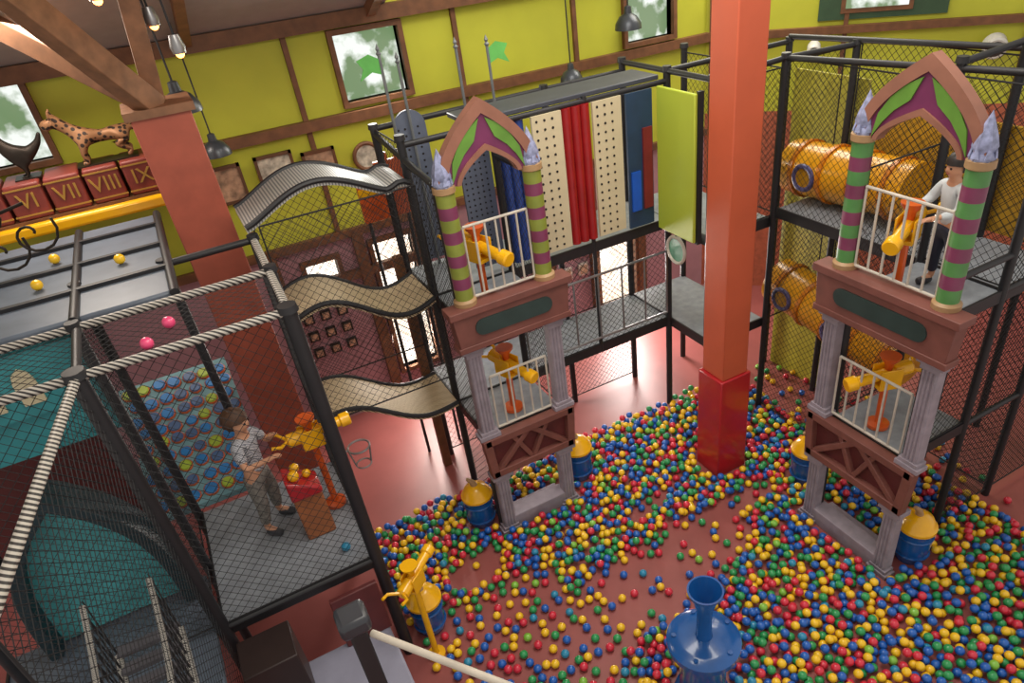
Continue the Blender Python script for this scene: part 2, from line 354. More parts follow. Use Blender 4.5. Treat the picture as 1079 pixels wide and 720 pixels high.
frame('two-level black-posted structure with grey decks along the back',
 [(1.83,5.68,0,4.1),(2.75,5.68,0,4.0),(1.83,6.45,0,4.35),(2.75,6.45,0,4.3),(1.83,7.3,0,4.3),(3.8,7.3,0,4.3),(4.85,6.45,0,4.4),(4.85,7.3,0,4.4),(3.8,6.45,1.3,4.3,.025)],
 [((1.83,6.45,4.3),(4.85,6.45,4.3)),((1.83,7.3,4.3),(4.85,7.3,4.3)),((1.83,5.68,4.1),(1.83,7.3,4.25)),((2.75,5.68,4.0),(2.75,6.45,4.0)),((4.85,6.45,4.4),(4.85,7.3,4.4))],
 [(1.85,2.73,5.68,6.45,1.38),(1.85,4.85,6.45,7.3,1.38),(1.85,2.73,5.68,6.45,2.74),(1.85,4.85,6.45,7.3,2.74)],
 [((1.83,5.68,.1),Y,Z,.77,4.0),((1.83,6.45,1.4),Y,Z,.85,2.9),((2.75,6.45,1.4),X,Z,2.1,1.3),((1.83,7.3,1.4),X,Z,3.0,1.3),((2.75,5.68,1.4),Y,Z,.77,2.6),((1.85,7.28,0.1),X,Z,3.0,1.2)],
 rails=[(2.8,6.42,4.8,6.42,1.5,2.35,7)],roofs=[(2.5,4.75,6.46,6.95,4.33)])
frame('tall black-posted structure wrapped in netting behind the tower front',
 [(5.75,5.65,0,4.45),(4.85,5.7,1.3,4.4),(5.75,2.95,0,4.6),(5.75,3.75,0,4.6),(6.6,5.5,0,4.45),(6.6,2.95,0,4.6),(6.6,3.75,0,4.6),(6.6,6.45,0,4.4),(5.75,6.45,0,4.4),(5.75,7.3,0,4.4),(4.9,2.9,0,3.0),(4.9,3.78,0,3.0),(7.6,3.75,0,4.7),(7.6,2.95,0,4.7)],
 [((4.85,5.7,4.4),(4.85,6.45,4.4)),((4.85,5.7,4.4),(5.75,5.65,4.45)),((5.75,5.65,4.45),(5.75,2.95,4.6)),((4.85,6.45,4.4),(6.6,6.45,4.4)),((5.75,5.65,4.45),(6.6,5.5,4.45)),((6.6,2.95,4.6),(6.6,6.45,4.45)),((4.9,2.95,3.2),(5.75,2.95,3.2)),((5.75,2.95,4.6),(8.2,2.95,4.7)),((5.75,3.75,4.6),(8.2,3.75,4.7)),((5.75,2.95,2.86),(8.2,2.95,2.86)),((7.6,2.95,4.7),(7.6,3.75,4.7)),((5.75,2.95,1.4),(8.2,2.95,1.4))],
 [(4.87,5.75,5.7,7.3,1.38),(4.87,5.75,5.7,7.3,2.72),(4.87,5.75,2.95,3.75,1.42),(4.87,5.75,2.95,3.75,2.86),(5.75,6.6,2.95,5.6,2.86)],
 [((5.75,3.75,.1),Y,Z,1.9,4.35),((5.75,2.95,.1),X,Z,2.4,4.4,.05,.0036),((4.87,2.95,1.45),X,Z,.88,1.4),((5.75,5.65,1.4),X,Z,.85,3.0),((4.85,5.7,2.75),X,Z,.9,1.6),((5.75,5.65,2.8),Y,Z,1.65,1.55),((4.88,3.78,1.45),X,Z,.87,2.5),((5.75,2.95,2.9),Y,Z,.8,1.6),((6.62,2.95,.1),Y,Z,2.5,4.4,.06,.0034)])
frame('black-posted cage with diamond netting and laced top rails',
 [(.3,4.7,0,3.87,.055),(-1.02,4.7,0,3.87,.055),(.33,5.5,0,3.87),(-1.05,5.5,0,3.87),(.33,6.3,0,3.87),(-1.05,6.3,0,3.87),(-.4,6.3,1.36,3.87),(-2.3,5.5,0,3.87),(-2.3,4.7,0,3.87)],
 [((.3,4.7,3.87),(-2.3,4.7,3.87),LACE),((.33,5.5,3.87),(-2.3,5.5,3.87),LACE),((.3,4.7,3.87),(.33,6.3,3.87),LACE),((-1.02,4.7,3.87),(-1.05,6.3,3.87)),((-1.05,6.3,3.87),(.33,6.3,3.87)),((-1.02,4.7,3.87),(-1.3,2.7,3.87),LACE),((.33,5.5,2.4),(.33,6.3,2.4),ORG),((.3,4.7,1.36),(-1.0,4.7,1.36))],
 [(-1.0,.3,4.72,6.3,1.36),(-2.6,-1.08,2.6,5.4,1.36,DECKB)],
 [((-1.02,4.7,1.4),X,Z,1.32,2.45),((.3,4.7,1.4),Y,Z,1.6,2.45),((-1.02,4.7,3.86),X,Y,1.32,.8),((-2.3,4.7,3.86),X,Y,1.28,.8),((-1.3,2.7,.8),(.28,2.0,0),Z,2.02,3.05),((-1.05,4.7,1.4),Y,Z,1.6,2.45),((-2.3,4.72,1.4),X,Z,1.25,2.45),((.3,4.7,.05),Y,Z,.8,1.3)])
for i,(x0,x1) in enumerate(((-1.02,-.38),(-1.75,-1.06))):
    T=thing('cushioned_roof_mat','slate-grey padded roof panel with black straps over the cage','mat',(0,0,0),group='roof pads')
    part(T,'pad',G().box(x0,x1,5.6,7.7,3.84,3.9),DECKB,.02)
    for y in(6.1,6.7,7.3): part(T,'strap',G().box(x0-.01,x1+.01,y,y+.05,3.895,3.93),BLACK)
    part(T,'edge_rail',G().cyl((x1+.02,5.55,3.9),(x1+.02,7.7,3.9),.035,n=10),BLACK)
T=thing('tunnel_arch','teal arched tunnel panel inside the netted cage','tunnel')
A=full(gothic(.56,1.45,1.4,p=3.2));B=full(gothic(.47,1.34,1.4,p=3.2))
part(T,'arch_band',G().band([(x-1.72,z) for x,z in A],[(x-1.72,z) for x,z in B],5.12,5.45),M('arch_dark_trim',(30,52,60),.5),.008,'dark trim band')
part(T,'arch_panel',G().prism([(x-1.72,z) for x,z in B],5.3,5.36),TEALL,0,'pale teal panel')
solo('partition_panel','teal partition panel behind the netting','panel',G().box(-2.6,-1.1,5.6,5.65,2.95,3.8),TEAL)
T=thing('arched_panel','teal board with two small pale arched openings','panel')
part(T,'board',G().box(-2.3,-1.1,5.54,5.58,3.3,3.8),TEAL)
for x in(-1.75,-1.5): part(T,'arch_inset',G().prism([(x+a,3.4+b) for a,b in [(.07,0),(.07,.18),(.05,.25),(0,.29),(-.05,.25),(-.07,.18),(-.07,0)]],5.52,5.55),CREAM)
solo('partition_panel','dark maroon partition panel inside the cage','panel',G().box(-2.7,-1.46,6.38,6.44,.0,3.2),MAROON)
T=thing('rope_bridge','black and white rope ladder bridge inside the cage','bridge')
ROPE=Mwave('two_tone_rope',(30,28,28),(190,186,178),30,.7,'Y')
for dx in(0,.42):
    part(T,'rope',G().tube([(-1.62+dx,4.4-i*.2,1.85-.25*math.sin(i/8*math.pi)) for i in range(9)],.03,8),ROPE)
    part(T,'rope',G().tube([(-1.62+dx,4.4-i*.2,2.4-.25*math.sin(i/8*math.pi)) for i in range(9)],.02,8),ROPE)
    g=G()
    for i in range(17): 
        y=4.4-i*.1; s_=.25*math.sin(i/16*math.pi); g.cyl((-1.62+dx,y,1.85-s_),(-1.62+dx,y-.05,2.4-s_),.006,n=5); g.cyl((-1.62+dx,y,1.85-s_),(-1.62+dx,y+.05,2.4-s_),.006,n=5)
    part(T,'side_netting',g,NET)
for i in range(14):
    part(T,'plank',G().box(-1.62,-1.2,4.36-i*.125,4.45-i*.125,1.84-.25*math.sin(i/13*math.pi),1.88-.25*math.sin(i/13*math.pi)),M('dark_plank',(96,94,100),.6))
RAMP=M('ramp_mat',(120,166,176),.6,var=.15,scale=8)
SL=.6
T=thing('climbing_ramp','sloping climbing ramp dotted with blue, green and orange-edged pads','ramp')
g=G(); za=1.36+SL*1.35
g.add([(-1.42,6.45,1.3),(-.32,6.45,1.3),(-.32,7.8,za-.06),(-1.42,7.8,za-.06),(-1.42,6.45,1.36),(-.32,6.45,1.36),(-.32,7.8,za),(-1.42,7.8,za)],[(3,2,1,0),(4,5,6,7),(0,1,5,4),(1,2,6,5),(2,3,7,6),(3,0,4,7)])
part(T,'ramp_board',g,RAMP)
PADS=[M('pad_blue',(54,134,204),.45),M('pad_green',(176,200,70),.45),M('pad_slate',(84,112,156),.45)]; PEDGE=M('pad_edge',(216,112,60),.5)
random.seed(3)
for i in range(7):
    for j in range(9):
        x=-1.33+i*.152+random.uniform(-.015,.015)+(j%2)*.03; y=6.54+j*.145+random.uniform(-.015,.015); z=1.36+(y-6.45)*SL
        an=math.atan(SL); nv=V((0,-math.sin(an),math.cos(an)))
        rr=random.uniform(.058,.07); g=G(); g.lathe([(rr*1.12,0),(rr*1.12,.02),(rr,.03)],(x,y,z),10,axis=nv,mis=[1,1])
        g.lathe([(rr,.028),(rr*.8,.045)],(x,y,z),10,axis=nv)
        part(T,'stepping_pad',g,[random.choice(PADS+[PADS[0]]),PEDGE])
T=thing('entrance_steps','grey-lilac padded steps with dark sides under the play platform','steps')
LIL=M('lilac_mat',(146,146,164),.6,var=.1)
part(T,'step',G().box(-.95,.2,3.7,4.62,.0,.62),LIL,.02); part(T,'step',G().box(-.75,-.05,2.9,3.7,0,.38),LIL,.02)
part(T,'side_panel',G().box(-.98,-.55,4.2,4.6,.62,1.24),M('dark_brown_panel',(48,34,32),.5),.01); part(T,'side_panel',G().box(-.2,.22,4.55,4.6,.62,1.24),MAROON,.01,'maroon panel')
T=thing('capped_post','black square-capped post holding a pale handrail','post')
part(T,'post',G().box(-.1,0,2.86,2.96,0,2.72),BLACK,.01); part(T,'cap',G().box(-.14,.04,2.82,3.0,2.7,2.82),M('cap_black',(52,54,60),.35),.03)
part(T,'handrail',G().cyl((0.02,2.88,2.62),(1.3,1.2,2.5),.022,n=10),M('pale_pipe',(206,196,180),.4))
# ------------------------------------------------------------------ wave bridges
def bridge(label,y0,y1,fz,mat,x0=.42,x1=1.78,edge=BLACK):
    T=thing('wave_bridge',label,'bridge',group='wavy bridges')
    N=26; g=G()
    P=[(x0+(x1-x0)*i/N,fz(i/N)) for i in range(N+1)]
    vs=[]
    for x,z in P: vs+=[(x,y0,z),(x,y1,z),(x,y1,z-.05),(x,y0,z-.05)]
    fs=[]
    for i in range(N):
        a=i*4;b=a+4
        fs+=[(a,b,b+1,a+1),(a+1,b+1,b+2,a+2),(a+2,b+2,b+3,a+3),(a+3,b+3,b,a)]
    fs+=[(0,1,2,3),(N*4+3,N*4+2,N*4+1,N*4)]
    g.add(vs,fs); part(T,'walkway',g,mat)
    for y in(y0,y1): part(T,'side_rail',G().tube([(x,y,z) for x,z in P],.026,8),edge)
    return T
bridge('lower wavy bridge of beige woven rope matting',6.25,6.98,lambda t:1.9-.42*t+.1*math.sin(t*6.28+.3),WOVEN)
bridge('middle wavy bridge of beige woven rope matting',6.25,6.98,lambda t:3.05-.22*t+.13*math.sin(t*6.28),WOVEN)
LIGHTG=Mwave('grey_slats',(104,106,108),(180,178,172),12,.5,'X')
bridge('upper humped grey slatted roof bridge above the net',6.25,6.9,lambda t:4.0+.24*math.sin(min(1,t*1.15)*3.14)**1.3 if t<.86 else 4.0+.05*math.sin((t-.86)*20),LIGHTG,x0=.3,x1=1.78)
T=thing('climbing_net','large black net hanging between the wavy bridges','net')
part(T,'mesh',G().net((.4,6.2,1.9),X,Z,1.4,2.1),NET); part(T,'mesh',G().net((.4,7.03,1.9),X,Z,1.4,2.1),NET)
solo('padded_pole','thin salmon-pink padded pole beside the bridges','pole',G().cyl((.34,6.4,0),(.34,6.4,3.9),.025,n=10),M('salmon',(176,110,100),.5))
solo('timber_support','brown square timber support beside the bridges','post',G().box(1.66,1.76,7.08,7.18,0,3.0),WOOD,bevel=.006)
T=thing('castle_cutout','orange and yellow crenellated castle cutout board','panel',(.35,0,.0))
part(T,'board',G().prism([(1.2,3.3),(1.75,3.3),(1.75,4.0),(1.68,4.0),(1.68,3.92),(1.6,3.92),(1.6,4.0),(1.52,4.0),(1.52,3.92),(1.44,3.92),(1.44,3.8),(1.2,3.8)],7.5,7.54),ORG); part(T,'stripe',G().box(1.2,1.75,7.48,7.5,3.6,3.68),YEL); 
for x in(1.25,1.7): part(T,'leg',G().cyl((x,7.52,0),(x,7.52,3.3),.02,n=8),BLACK)
# ------------------------------------------------------------------ back hanging panels
def perf(x0,x1,z0,z1,y,mat,label,sp=.075,r=.013,hm=HOLE,arch=False):
    g=G()
    if arch:
        c=full([( (x1-x0)/2*math.cos(a),z1-.17+.17*math.sin(a)) for a in [i*math.pi/16 for i in range(9)]]); m=(x0+x1)/2
        poly=[(x1,z0)]+[(m+x,z) for x,z in c]+[(x0,z0)]; g.prism(poly,y,y+.03)
    else: g.box(x0,x1,y,y+.03,z0,z1)
    x=x0+sp*.6
    while x<x1-sp*.4:
        z=z0+sp*.6
        while z<z1-sp*.5-(.12 if arch else 0):
            g.cyl((x,y-.004,z),(x,y+.001,z),r,n=8,mi=1); z+=sp
        x+=sp
    solo('perforated_panel',label,'panel',g,[mat,hm])
perf(3.16,3.5,2.82,4.28,6.4,CREAM,'cream upright panel with rows of round holes',.09,.014)
perf(3.87,4.22,2.82,4.28,6.4,CREAM,'cream upright panel with round holes beside navy board',.09,.014)
perf(2.02,2.36,2.8,4.42,7.24,SLATE,'arched slate-blue panel dotted with dark studs',.07,.012,arch=True)
perf(2.42,2.76,2.8,4.28,6.62,SLATE,'dark slate perforated panel with many small holes',.06,.01)
g=G()
for k in range(3): g.cyl((3.57+k*.11,6.44,2.82),(3.57+k*.11,6.44,4.28),.056,n=12)
solo('padded_panel','tall red padded roll panel between two cream boards','panel',g,M('deep_red_pad',(150,24,28),.35))
g=G()
for k in range(3): g.cyl((2.86+k*.1,6.5,2.8),(2.86+k*.1,6.5,4.28),.05,n=12)
solo('padded_panel','tall blue padded roll panel beside the tower','panel',g,M('pad_navy',(36,66,140),.35))
T=thing('side_board','navy upright board with blue and red window patches','panel')
part(T,'board',G().box(4.27,4.6,6.38,6.41,2.8,4.28),DBLUE); part(T,'blue_patch',G().box(4.3,4.42,6.36,6.38,3.0,3.45),BLUE2); part(T,'red_patch',G().box(4.46,4.58,6.36,6.38,3.0,3.9),M('dull_red',(120,34,40),.5))
T=thing('lime_board','large lime-green board hung on the structure beside the orange column','panel')
part(T,'board',G().box(4.64,4.68,5.72,6.36,2.72,4.3),LIMEP,.01); part(T,'edge',G().box(4.68,4.74,5.7,5.74,2.7,4.32),BLACK)
T=thing('round_porthole','pale ring porthole with green glass under the lime board','window')
part(T,'ring',G().tube([(4.7,6.1+.16*math.cos(a),2.5+.16*math.sin(a)) for a in [i*math.pi/12 for i in range(24)]],.02,8,closed=True),CREAMR)
part(T,'glass',G().cyl((4.705,6.1,2.5),(4.72,6.1,2.5),.15,n=24),M('green_glass',(86,150,120),.2))
part(T,'hanger',G().cyl((4.7,6.1,2.66),(4.7,6.1,2.74),.012,n=6),BLACK)
solo('olive_board','olive-yellow board behind the netting at the corner','panel',G().box(6.68,6.72,5.35,6.4,0,4.1),M('olive_yellow',(170,162,48),.5))
solo('amber_board','amber-yellow board behind the upper deck','panel',G().box(6.68,6.72,3.1,5.3,2.9,3.9),M('amber_net_board',(196,150,36),.5))
# ------------------------------------------------------------------ tube slides
def slide(path,label,ports):
    T=thing('tube_slide',label,'slide')
    part(T,'tube',G().tube(path,.3,24),AMB)
    for i in range(1,len(path)-1,2):
        a=V(path[i]);b=V(path[i+1]);d=(b-a).normalized(); part(T,'joint_ring',G().cyl(a-d*.025,a+d*.025,.325,n=24),AMBD)
    for (y,z,x) in ports:
        q=part(T,'porthole',G().tube([(x,y+.13*math.cos(a),z+.13*math.sin(a)) for a in [i*math.pi/10 for i in range(20)]],.028,8,closed=True),M('slate_ring',(84,78,120),.4))
        part(q,'glass',G().cyl((x-.005,y,z),(x+.02,y,z),.115,n=20),M('amber_glass',(180,130,30),.15))
slide([(6.25,5.85-i*.2,3.18+(.01*i)) for i in range(9)],'amber plastic tube slide with round porthole, upper level',[(5.45,3.2,5.945)])
slide([(6.25,5.95-i*.2,1.66-(.03*i)) for i in range(11)],'amber plastic tube slide with two round portholes, lower level',[(5.6,1.62,5.945),(4.8,1.49,5.945)])
# ------------------------------------------------------------------ cannons
def cannon(loc,rz,label,tilt=-.15,stand=.5,s=1.0,mm=ORG):
    T=thing('ball_cannon',label,'toy cannon',loc,rz,'yellow ball cannons'); T.scale=(s,s,s); stand/=s
    d=V((math.cos(tilt),0,math.sin(tilt))); o=V((0,0,0))
    part(T,'barrel',G().lathe([(.035,-.2),(.06,-.18),(.06,-.05),(.045,-.04),(.045,.25),(.06,.26),(.06,.33),(.05,.34)],o,16,axis=d),YEL)
    for q in(-1,1): part(T,'handle',G().tube([V((-.18,.0,.0)),V((-.25,q*.1,.03)),V((-.32,q*.1,.05))],.015,8),YEL)
    part(T,'hopper',G().lathe([(.03,0),(.035,.06),(.075,.11),(.08,.13)],(0,0,.03),14),mm,label='ball hopper')
    part(T,'cradle',G().box(-.09,.09,-.07,-.055,-.1,.06).box(-.09,.09,.055,.07,-.1,.06).box(-.09,.09,-.07,.07,-.12,-.09),YEL,.006)
    part(T,'mount',G().lathe([(.09,-stand),(.09,-stand+.03),(.03,-stand+.04),(.03,-.1)],(0,0,0),14),mm,label='stand')
    return T
cannon((2.2,5.92,3.38),math.radians(-70),'yellow toy ball cannon on orange stand, upper deck',stand=.63,s=1.25)
cannon((2.3,5.92,2.0),math.radians(-70),'yellow toy ball cannon on orange stand, lower deck',stand=.61,s=1.2)
cannon((5.08,3.48,3.5),math.radians(200),'yellow toy ball cannon aimed out from the upper deck',stand=.63,s=1.2)
cannon((5.08,3.4,2.05),math.radians(160),'yellow toy ball cannon aimed out from the lower deck',stand=.62,s=1.2)
cannon((.18,5.62,2.25),math.radians(0),'yellow toy ball cannon with orange hopper beside the child',0.02,.88,1.1)
cannon((.52,4.5,1.15),math.radians(40),'all-yellow toy ball cannon standing near the pit edge',.1,1.15,1.0,YEL)
T=thing('control_console','red and yellow play control console with wooden front','console',(-.04,5.36,1.36))
part(T,'cabinet',G().box(-.13,.13,-.1,.14,0,.5),M('wood_front',(166,100,60),.5),.02); part(T,'panel',G().prism([(-.14,.5),(.14,.5),(.14,.57),(-.14,.73)],-.13,.15),REDP,.02,'red sloping panel')
for c_,r_ in(((-.05,-.05,.73),.05),((.06,.02,.66),.04),((-.02,.09,.71),.045)): part(T,'knob',G().sph(c_,r_),YEL)
solo('ball_hoop','small white metal hoop basket on the net','hoop',G().tube([(.52+.1*math.cos(a),5.35+.1*math.sin(a),2.1) for a in [i*math.pi/8 for i in range(16)]],.01,6,closed=True).tube([(.52+.07*math.cos(a),5.35+.07*math.sin(a),1.9) for a in [i*math.pi/8 for i in range(16)]],.008,6,closed=True).cyl((.42,5.35,2.1),(.45,5.35,1.9),.008,n=6).cyl((.62,5.35,2.1),(.59,5.35,1.9),.008,n=6).cyl((.34,5.35,2.1),(.42,5.35,2.1),.01,n=6),STEEL)
# ------------------------------------------------------------------ buckets
def bucket(loc,s,label):
    T=thing('ball_geyser_barrel',label,'barrel',loc,0,'blue barrels with yellow lids'); T.scale=(s,s,s)
    b=part(T,'barrel_body',G().lathe([(.15,0),(.17,.05),(.18,.25),(.17,.45),(.175,.47)],n=24),BLUE)
    part(b,'hoop',G().lathe([(.183,.1),(.19,.115),(.183,.13)],n=24),BLUE); part(b,'hoop',G().lathe([(.186,.34),(.193,.355),(.186,.37)],n=24),BLUE)
    part(T,'lid',G().lathe([(.2,.46),(.2,.49),(.17,.52),(.15,.58),(.09,.62),(.06,.64)],n=24),YEL,label='domed yellow lid')
    part(T,'spout',G().tube([(0,0,.6),(-.03,0,.7),(-.08,.02,.76)],[.05,.035,.02],10),TAN)
for l,s in(((1.66,5.9,0),.92),((3.03,5.92,0),.95),((5.2,4.28,0),.95),((5.2,2.83,0),.95),((.6,4.85,0),.9)):
    bucket(l,s,'blue barrel with domed yellow lid standing among the balls')
T=thing('ball_fountain','glossy blue trumpet-shaped ball fountain with round disc','fountain',(2.42,2.78,0))
part(T,'base',G().lathe([(.26,0),(.24,.08),(.2,.12),(.2,.6),(.25,.66),(.27,.74)],n=32),BLUE)
dd_=part(T,'disc',G().lathe([(.27,.73),(.31,.75),(.31,.8),(.27,.83),(.2,.84),(.08,.86)],n=36),BLUE)
part(T,'funnel',G().lathe([(.075,.84),(.065,.9),(.062,1.12),(.07,1.2),(.1,1.32),(.14,1.4),(.145,1.43),(.13,1.43),(.09,1.32),(.0,1.15)],n=28),BLUE)
for a in range(5): part(dd_,'bolt',G().cyl((.25*math.cos(a*1.257),.25*math.sin(a*1.257),.82),(.25*math.cos(a*1.257),.25*math.sin(a*1.257),.85),.02,n=8),BLUE)
# ------------------------------------------------------------------ poles with pennants
FLAG=M('pennant_green',(96,176,84),.6); POLE=M('pole_grey',(118,122,124),.4,metal=.3)
for x,z1,fl in((2.02,5.05,1),(2.19,4.95,0),(2.81,4.98,0),(3.15,4.95,1)):
    T=thing('flagpole','thin grey flagpole with small green swallowtail pennant' if fl else 'thin grey flagpole with pointed finial','flagpole',(x,7.2,2.74),group='castle flagpoles')
    h_=z1-2.74
    part(T,'pole',G().cyl((0,0,0),(0,0,h_-.08),.016,n=8),POLE); part(T,'finial',G().lathe([(.01,0),(.028,.03),(.012,.05),(.022,.07),(0,.12)],(0,0,h_-.1),8),POLE)
    if fl:
        s=-1 if x<2.1 else 1
        part(T,'pennant',G().prism([(0,h_-.12),(s*.1,h_-.06),(s*.23,h_-.1),(s*.18,h_-.18),(s*.23,h_-.28),(s*.1,h_-.22),(0,h_-.26)],-.005,.005),FLAG,label='green swallowtail pennant')
# ------------------------------------------------------------------ pendant lamps, speakers
def pendant(x,y,z,s=1,top=1.2):
    T=thing('pendant_lamp','dark grey enamel dome pendant lamp on a black cord','lamp',(x,y,z),group='dome pendant lamps'); T.scale=(s,s,s)
    part(T,'lamp_shade',G().lathe([(.2,0),(.19,.08),(.13,.17),(.06,.21),(.05,.3),(.0,.32)],n=24),M('lamp_grey',(70,74,80),.35,metal=.4))
    part(T,'bulb',G().sph((0,0,.05),.05),M('bulb_glow',(255,220,160),.4,emit=3)); part(T,'cord',G().cyl((0,0,.3),(0,0,top/s),.012,n=6),BLACK)
pendant(.21,7.8,4.72,.9,1.0);pendant(.4,8.5,4.12,.75,1.3);pendant(4.88,8.55,4.02,.75,2.5);pendant(5.84,8.6,4.5,.9,2.4)
for t,z,s in((1.53,3.93,.7),(3.82,3.84,1.15)):
    T=thing('wall_speaker','white round wall-mounted speaker on the lime wall','speaker',w45(t,z,.1)); ax=tuple(n45+V((0,0,-.3)))
    part(T,'housing',G().lathe([(.1*s,0),(.13*s,.06),(.13*s,.2),(.11*s,.22)],(0,0,0),24,axis=ax),M('white_plastic',(206,204,196),.4))
    part(T,'grille',G().lathe([(.1*s,.215),(.06*s,.235),(.02*s,.24)],(0,0,0),24,axis=ax),M('grille_dark',(70,68,66),.6)); part(T,'bracket',G().cyl((0,0,0),tuple(-n45*.1),.03,n=8),STEEL)
SPG=M('spot_glow',(255,150,70),.4,emit=9)
for x,y,z in((.32,6.9,5.3),(-.1,6.7,5.75),(.22,7.2,5.5)):
    T=thing('ceiling_spotlight','small warm glowing spotlight fixed to the roof timber','lamp',(x,y,z),group='roof spotlights')
    part(T,'housing',G().lathe([(.05,0),(.06,.05),(.04,.14)],n=14),STEEL); part(T,'bulb',G().sph((0,0,0),.035,12),SPG); part(T,'stem',G().cyl((0,0,.13),(0,0,.5),.01,n=6),BLACK)
# ------------------------------------------------------------------ pictures
ART=M('portrait_art',(176,140,112),.6,var=.75,scale=9); ART2=M('sepia_art',(196,188,170),.6,var=.7,scale=12); FRW=M('picture_frame_wood',(92,60,38),.4)
for x,z,w,h,a in((.42,3.68,.36,.44,ART),(.98,3.74,.44,.34,ART2),(1.5,3.68,.4,.32,ART)):
    T=thing('framed_picture','small framed brown picture hanging on the lime wall','picture',(x,8.93,z),group='framed pictures')
    g=G(); b=.035; g.box(-w/2,w/2,-.03,.02,h/2-b,h/2);g.box(-w/2,w/2,-.03,.02,-h/2,-h/2+b);g.box(-w/2,-w/2+b,-.03,.02,-h/2,h/2);g.box(w/2-b,w/2,-.03,.02,-h/2,h/2)
    part(T,'picture_frame',g,FRW); part(T,'canvas',G().box(-w/2+b,w/2-b,-.01,.01,-h/2+b,h/2-b),a)
T=thing('framed_picture','round framed picture hanging on the lime wall','picture',(2.08,8.95,3.62))
part(T,'picture_frame',G().tube([(.16*math.cos(a),-.01,.16*math.sin(a)) for a in [i*math.pi/12 for i in range(24)]],.025,8,closed=True),WOOD); part(T,'canvas',G().cyl((0,-.01,0),(0,.01,0),.15,n=24),ART2)
for i in range(3):
    for j in range(3):
        solo('wall_plaque','small dark square plaque on the mauve wall','plaque',G().box(-.07,.07,-.02,.02,-.07,.07).box(-.045,.045,-.03,-.02,-.045,.045,1),[IRON,ART],(.78+i*.23,8.97,1.2+j*.26),group='square wall plaques')
for i in range(2):
    for j in range(2):
        solo('wall_plaque','small cream-framed print on the mauve wall','plaque',G().box(-.09,.09,-.02,.02,-.1,.1).box(-.06,.06,-.03,-.02,-.07,.07,1),[CREAMR,ART],(4.75+i*.3,8.97,1.1+j*.35),group='framed prints')
# ------------------------------------------------------------------ roman numeral shelf + animals
LZ=.1
T=thing('numeral_ledge','wooden ledge with a yellow padded front rail along the wall','ledge')
part(T,'shelf',G().box(-2.6,.0,8.2,8.89,3.82+LZ,3.88+LZ),WOOD); part(T,'rail',G().box(-2.6,.02,8.1,8.2,3.74+LZ,3.86+LZ),YEL,.03,'yellow padded rail')
def text_mesh(s,size):
    cu=bpy.data.curves.new('txt','FONT'); cu.body=s; cu.size=size; cu.extrude=.006; cu.align_x='CENTER'; cu.align_y='CENTER'
    o=bpy.data.objects.new('txt',cu); COL.objects.link(o); bpy.context.view_layer.update()
    me=bpy.data.meshes.new_from_object(o.evaluated_get(bpy.context.evaluated_depsgraph_get())); bpy.data.objects.remove(o); return me
for i,s in enumerate(('V','VI','VII','VIII','IX')):
    x=-1.72+i*.34
    T=thing('numeral_book','thick red leather book block with a gold roman numeral','book',(x,8.3,3.88+LZ),group='roman numeral books')
    part(T,'cover',G().box(-.155,.155,-.08,.4,0,.34),BOOK,.02)
    for za in(.04,.29): part(T,'gold_band',G().box(-.16,.16,-.086,-.07,za,za+.015),GOLD)
    me=text_mesh(s,.2); me.materials.clear(); me.materials.append(GOLD)
    o=bpy.data.objects.new('numeral',me); o.parent=T; o.rotation_euler=(math.pi/2,0,0); o.location=(0,-.088,.175); link(o)
def skinned(name,verts,edges,radii,mat,root=0,sub=1,parent=None):
    me=bpy.data.meshes.new(name); me.from_pydata([tuple(v) for v in verts],edges,[])
    o=bpy.data.objects.new(name,me); COL.objects.link(o)
    o.modifiers.new('Skin','SKIN')
    lay=me.skin_vertices[0].data
    for i,rr in enumerate(radii):
        lay[i].radius=(rr,rr) if not isinstance(rr,tuple) else rr
        lay[i].use_root=(i==root)
    s=o.modifiers.new('Sub','SUBSURF'); s.levels=sub+1; s.render_levels=sub+1
    bpy.context.view_layer.update()
    nm=bpy.data.meshes.new_from_object(o.evaluated_get(bpy.context.evaluated_depsgraph_get()))
    bpy.data.objects.remove(o); nm.name=name
    nm.materials.clear(); nm.materials.append(mat); nm.polygons.foreach_set('use_smooth',[True]*len(nm.polygons))
    o2=bpy.data.objects.new(name,nm); 
    if parent: o2.parent=parent
    return link(o2)
def chain(S,pts,rad,frm=None):
    idx=[]
    for p,q in zip(pts,rad):
        S[0].append(p);S[2].append(q);i=len(S[0])-1
        if frm is not None:S[1].append((frm,i))
        frm=i;idx.append(i)
    return idx
# cat-like beast: low crouching trunk, short legs, round head with open muzzle, S-shaped tail
S=([],[],[])
b=chain(S,[(.02,0,.26),(-.14,0,.235),(-.3,0,.27)],[.075,.06,.085])
nk=chain(S,[(-.4,0,.35),(-.47,0,.42),(-.54,0,.44),(-.62,0,.42)],[.05,.055,.06,.035],b[2])
chain(S,[(-.58,0,.37)],[.022],nk[2])
for sy in(-1,1):
    chain(S,[(-.5,sy*.045,.51),(-.49,sy*.055,.55)],[.018,.007],nk[1])
    chain(S,[(-.33,sy*.08,.19),(-.36,sy*.08,.1),(-.34,sy*.08,.03),(-.4,sy*.08,.02)],[.045,.028,.022,.026],b[2])
    chain(S,[(.03,sy*.08,.18),(-.05,sy*.08,.14),(.07,sy*.08,.08),(.02,sy*.08,.02)],[.055,.038,.022,.026],b[0])
chain(S,[(.12,0,.28),(.2,0,.22),(.28,0,.26),(.29,0,.38),(.2,0,.48),(.12,0,.58),(.15,0,.68)],[.035,.022,.018,.017,.015,.013,.02],b[0])
T=thing('beast_sculpture','spotted rusty metal cat-like beast sculpture with raised curling tail','sculpture',(-.42,8.45,4.22+LZ))
skinned('body',*S,RUST,parent=T)
part(T,'base_plate',G().box(-.46,.1,-.12,.12,0,.012),IRON)
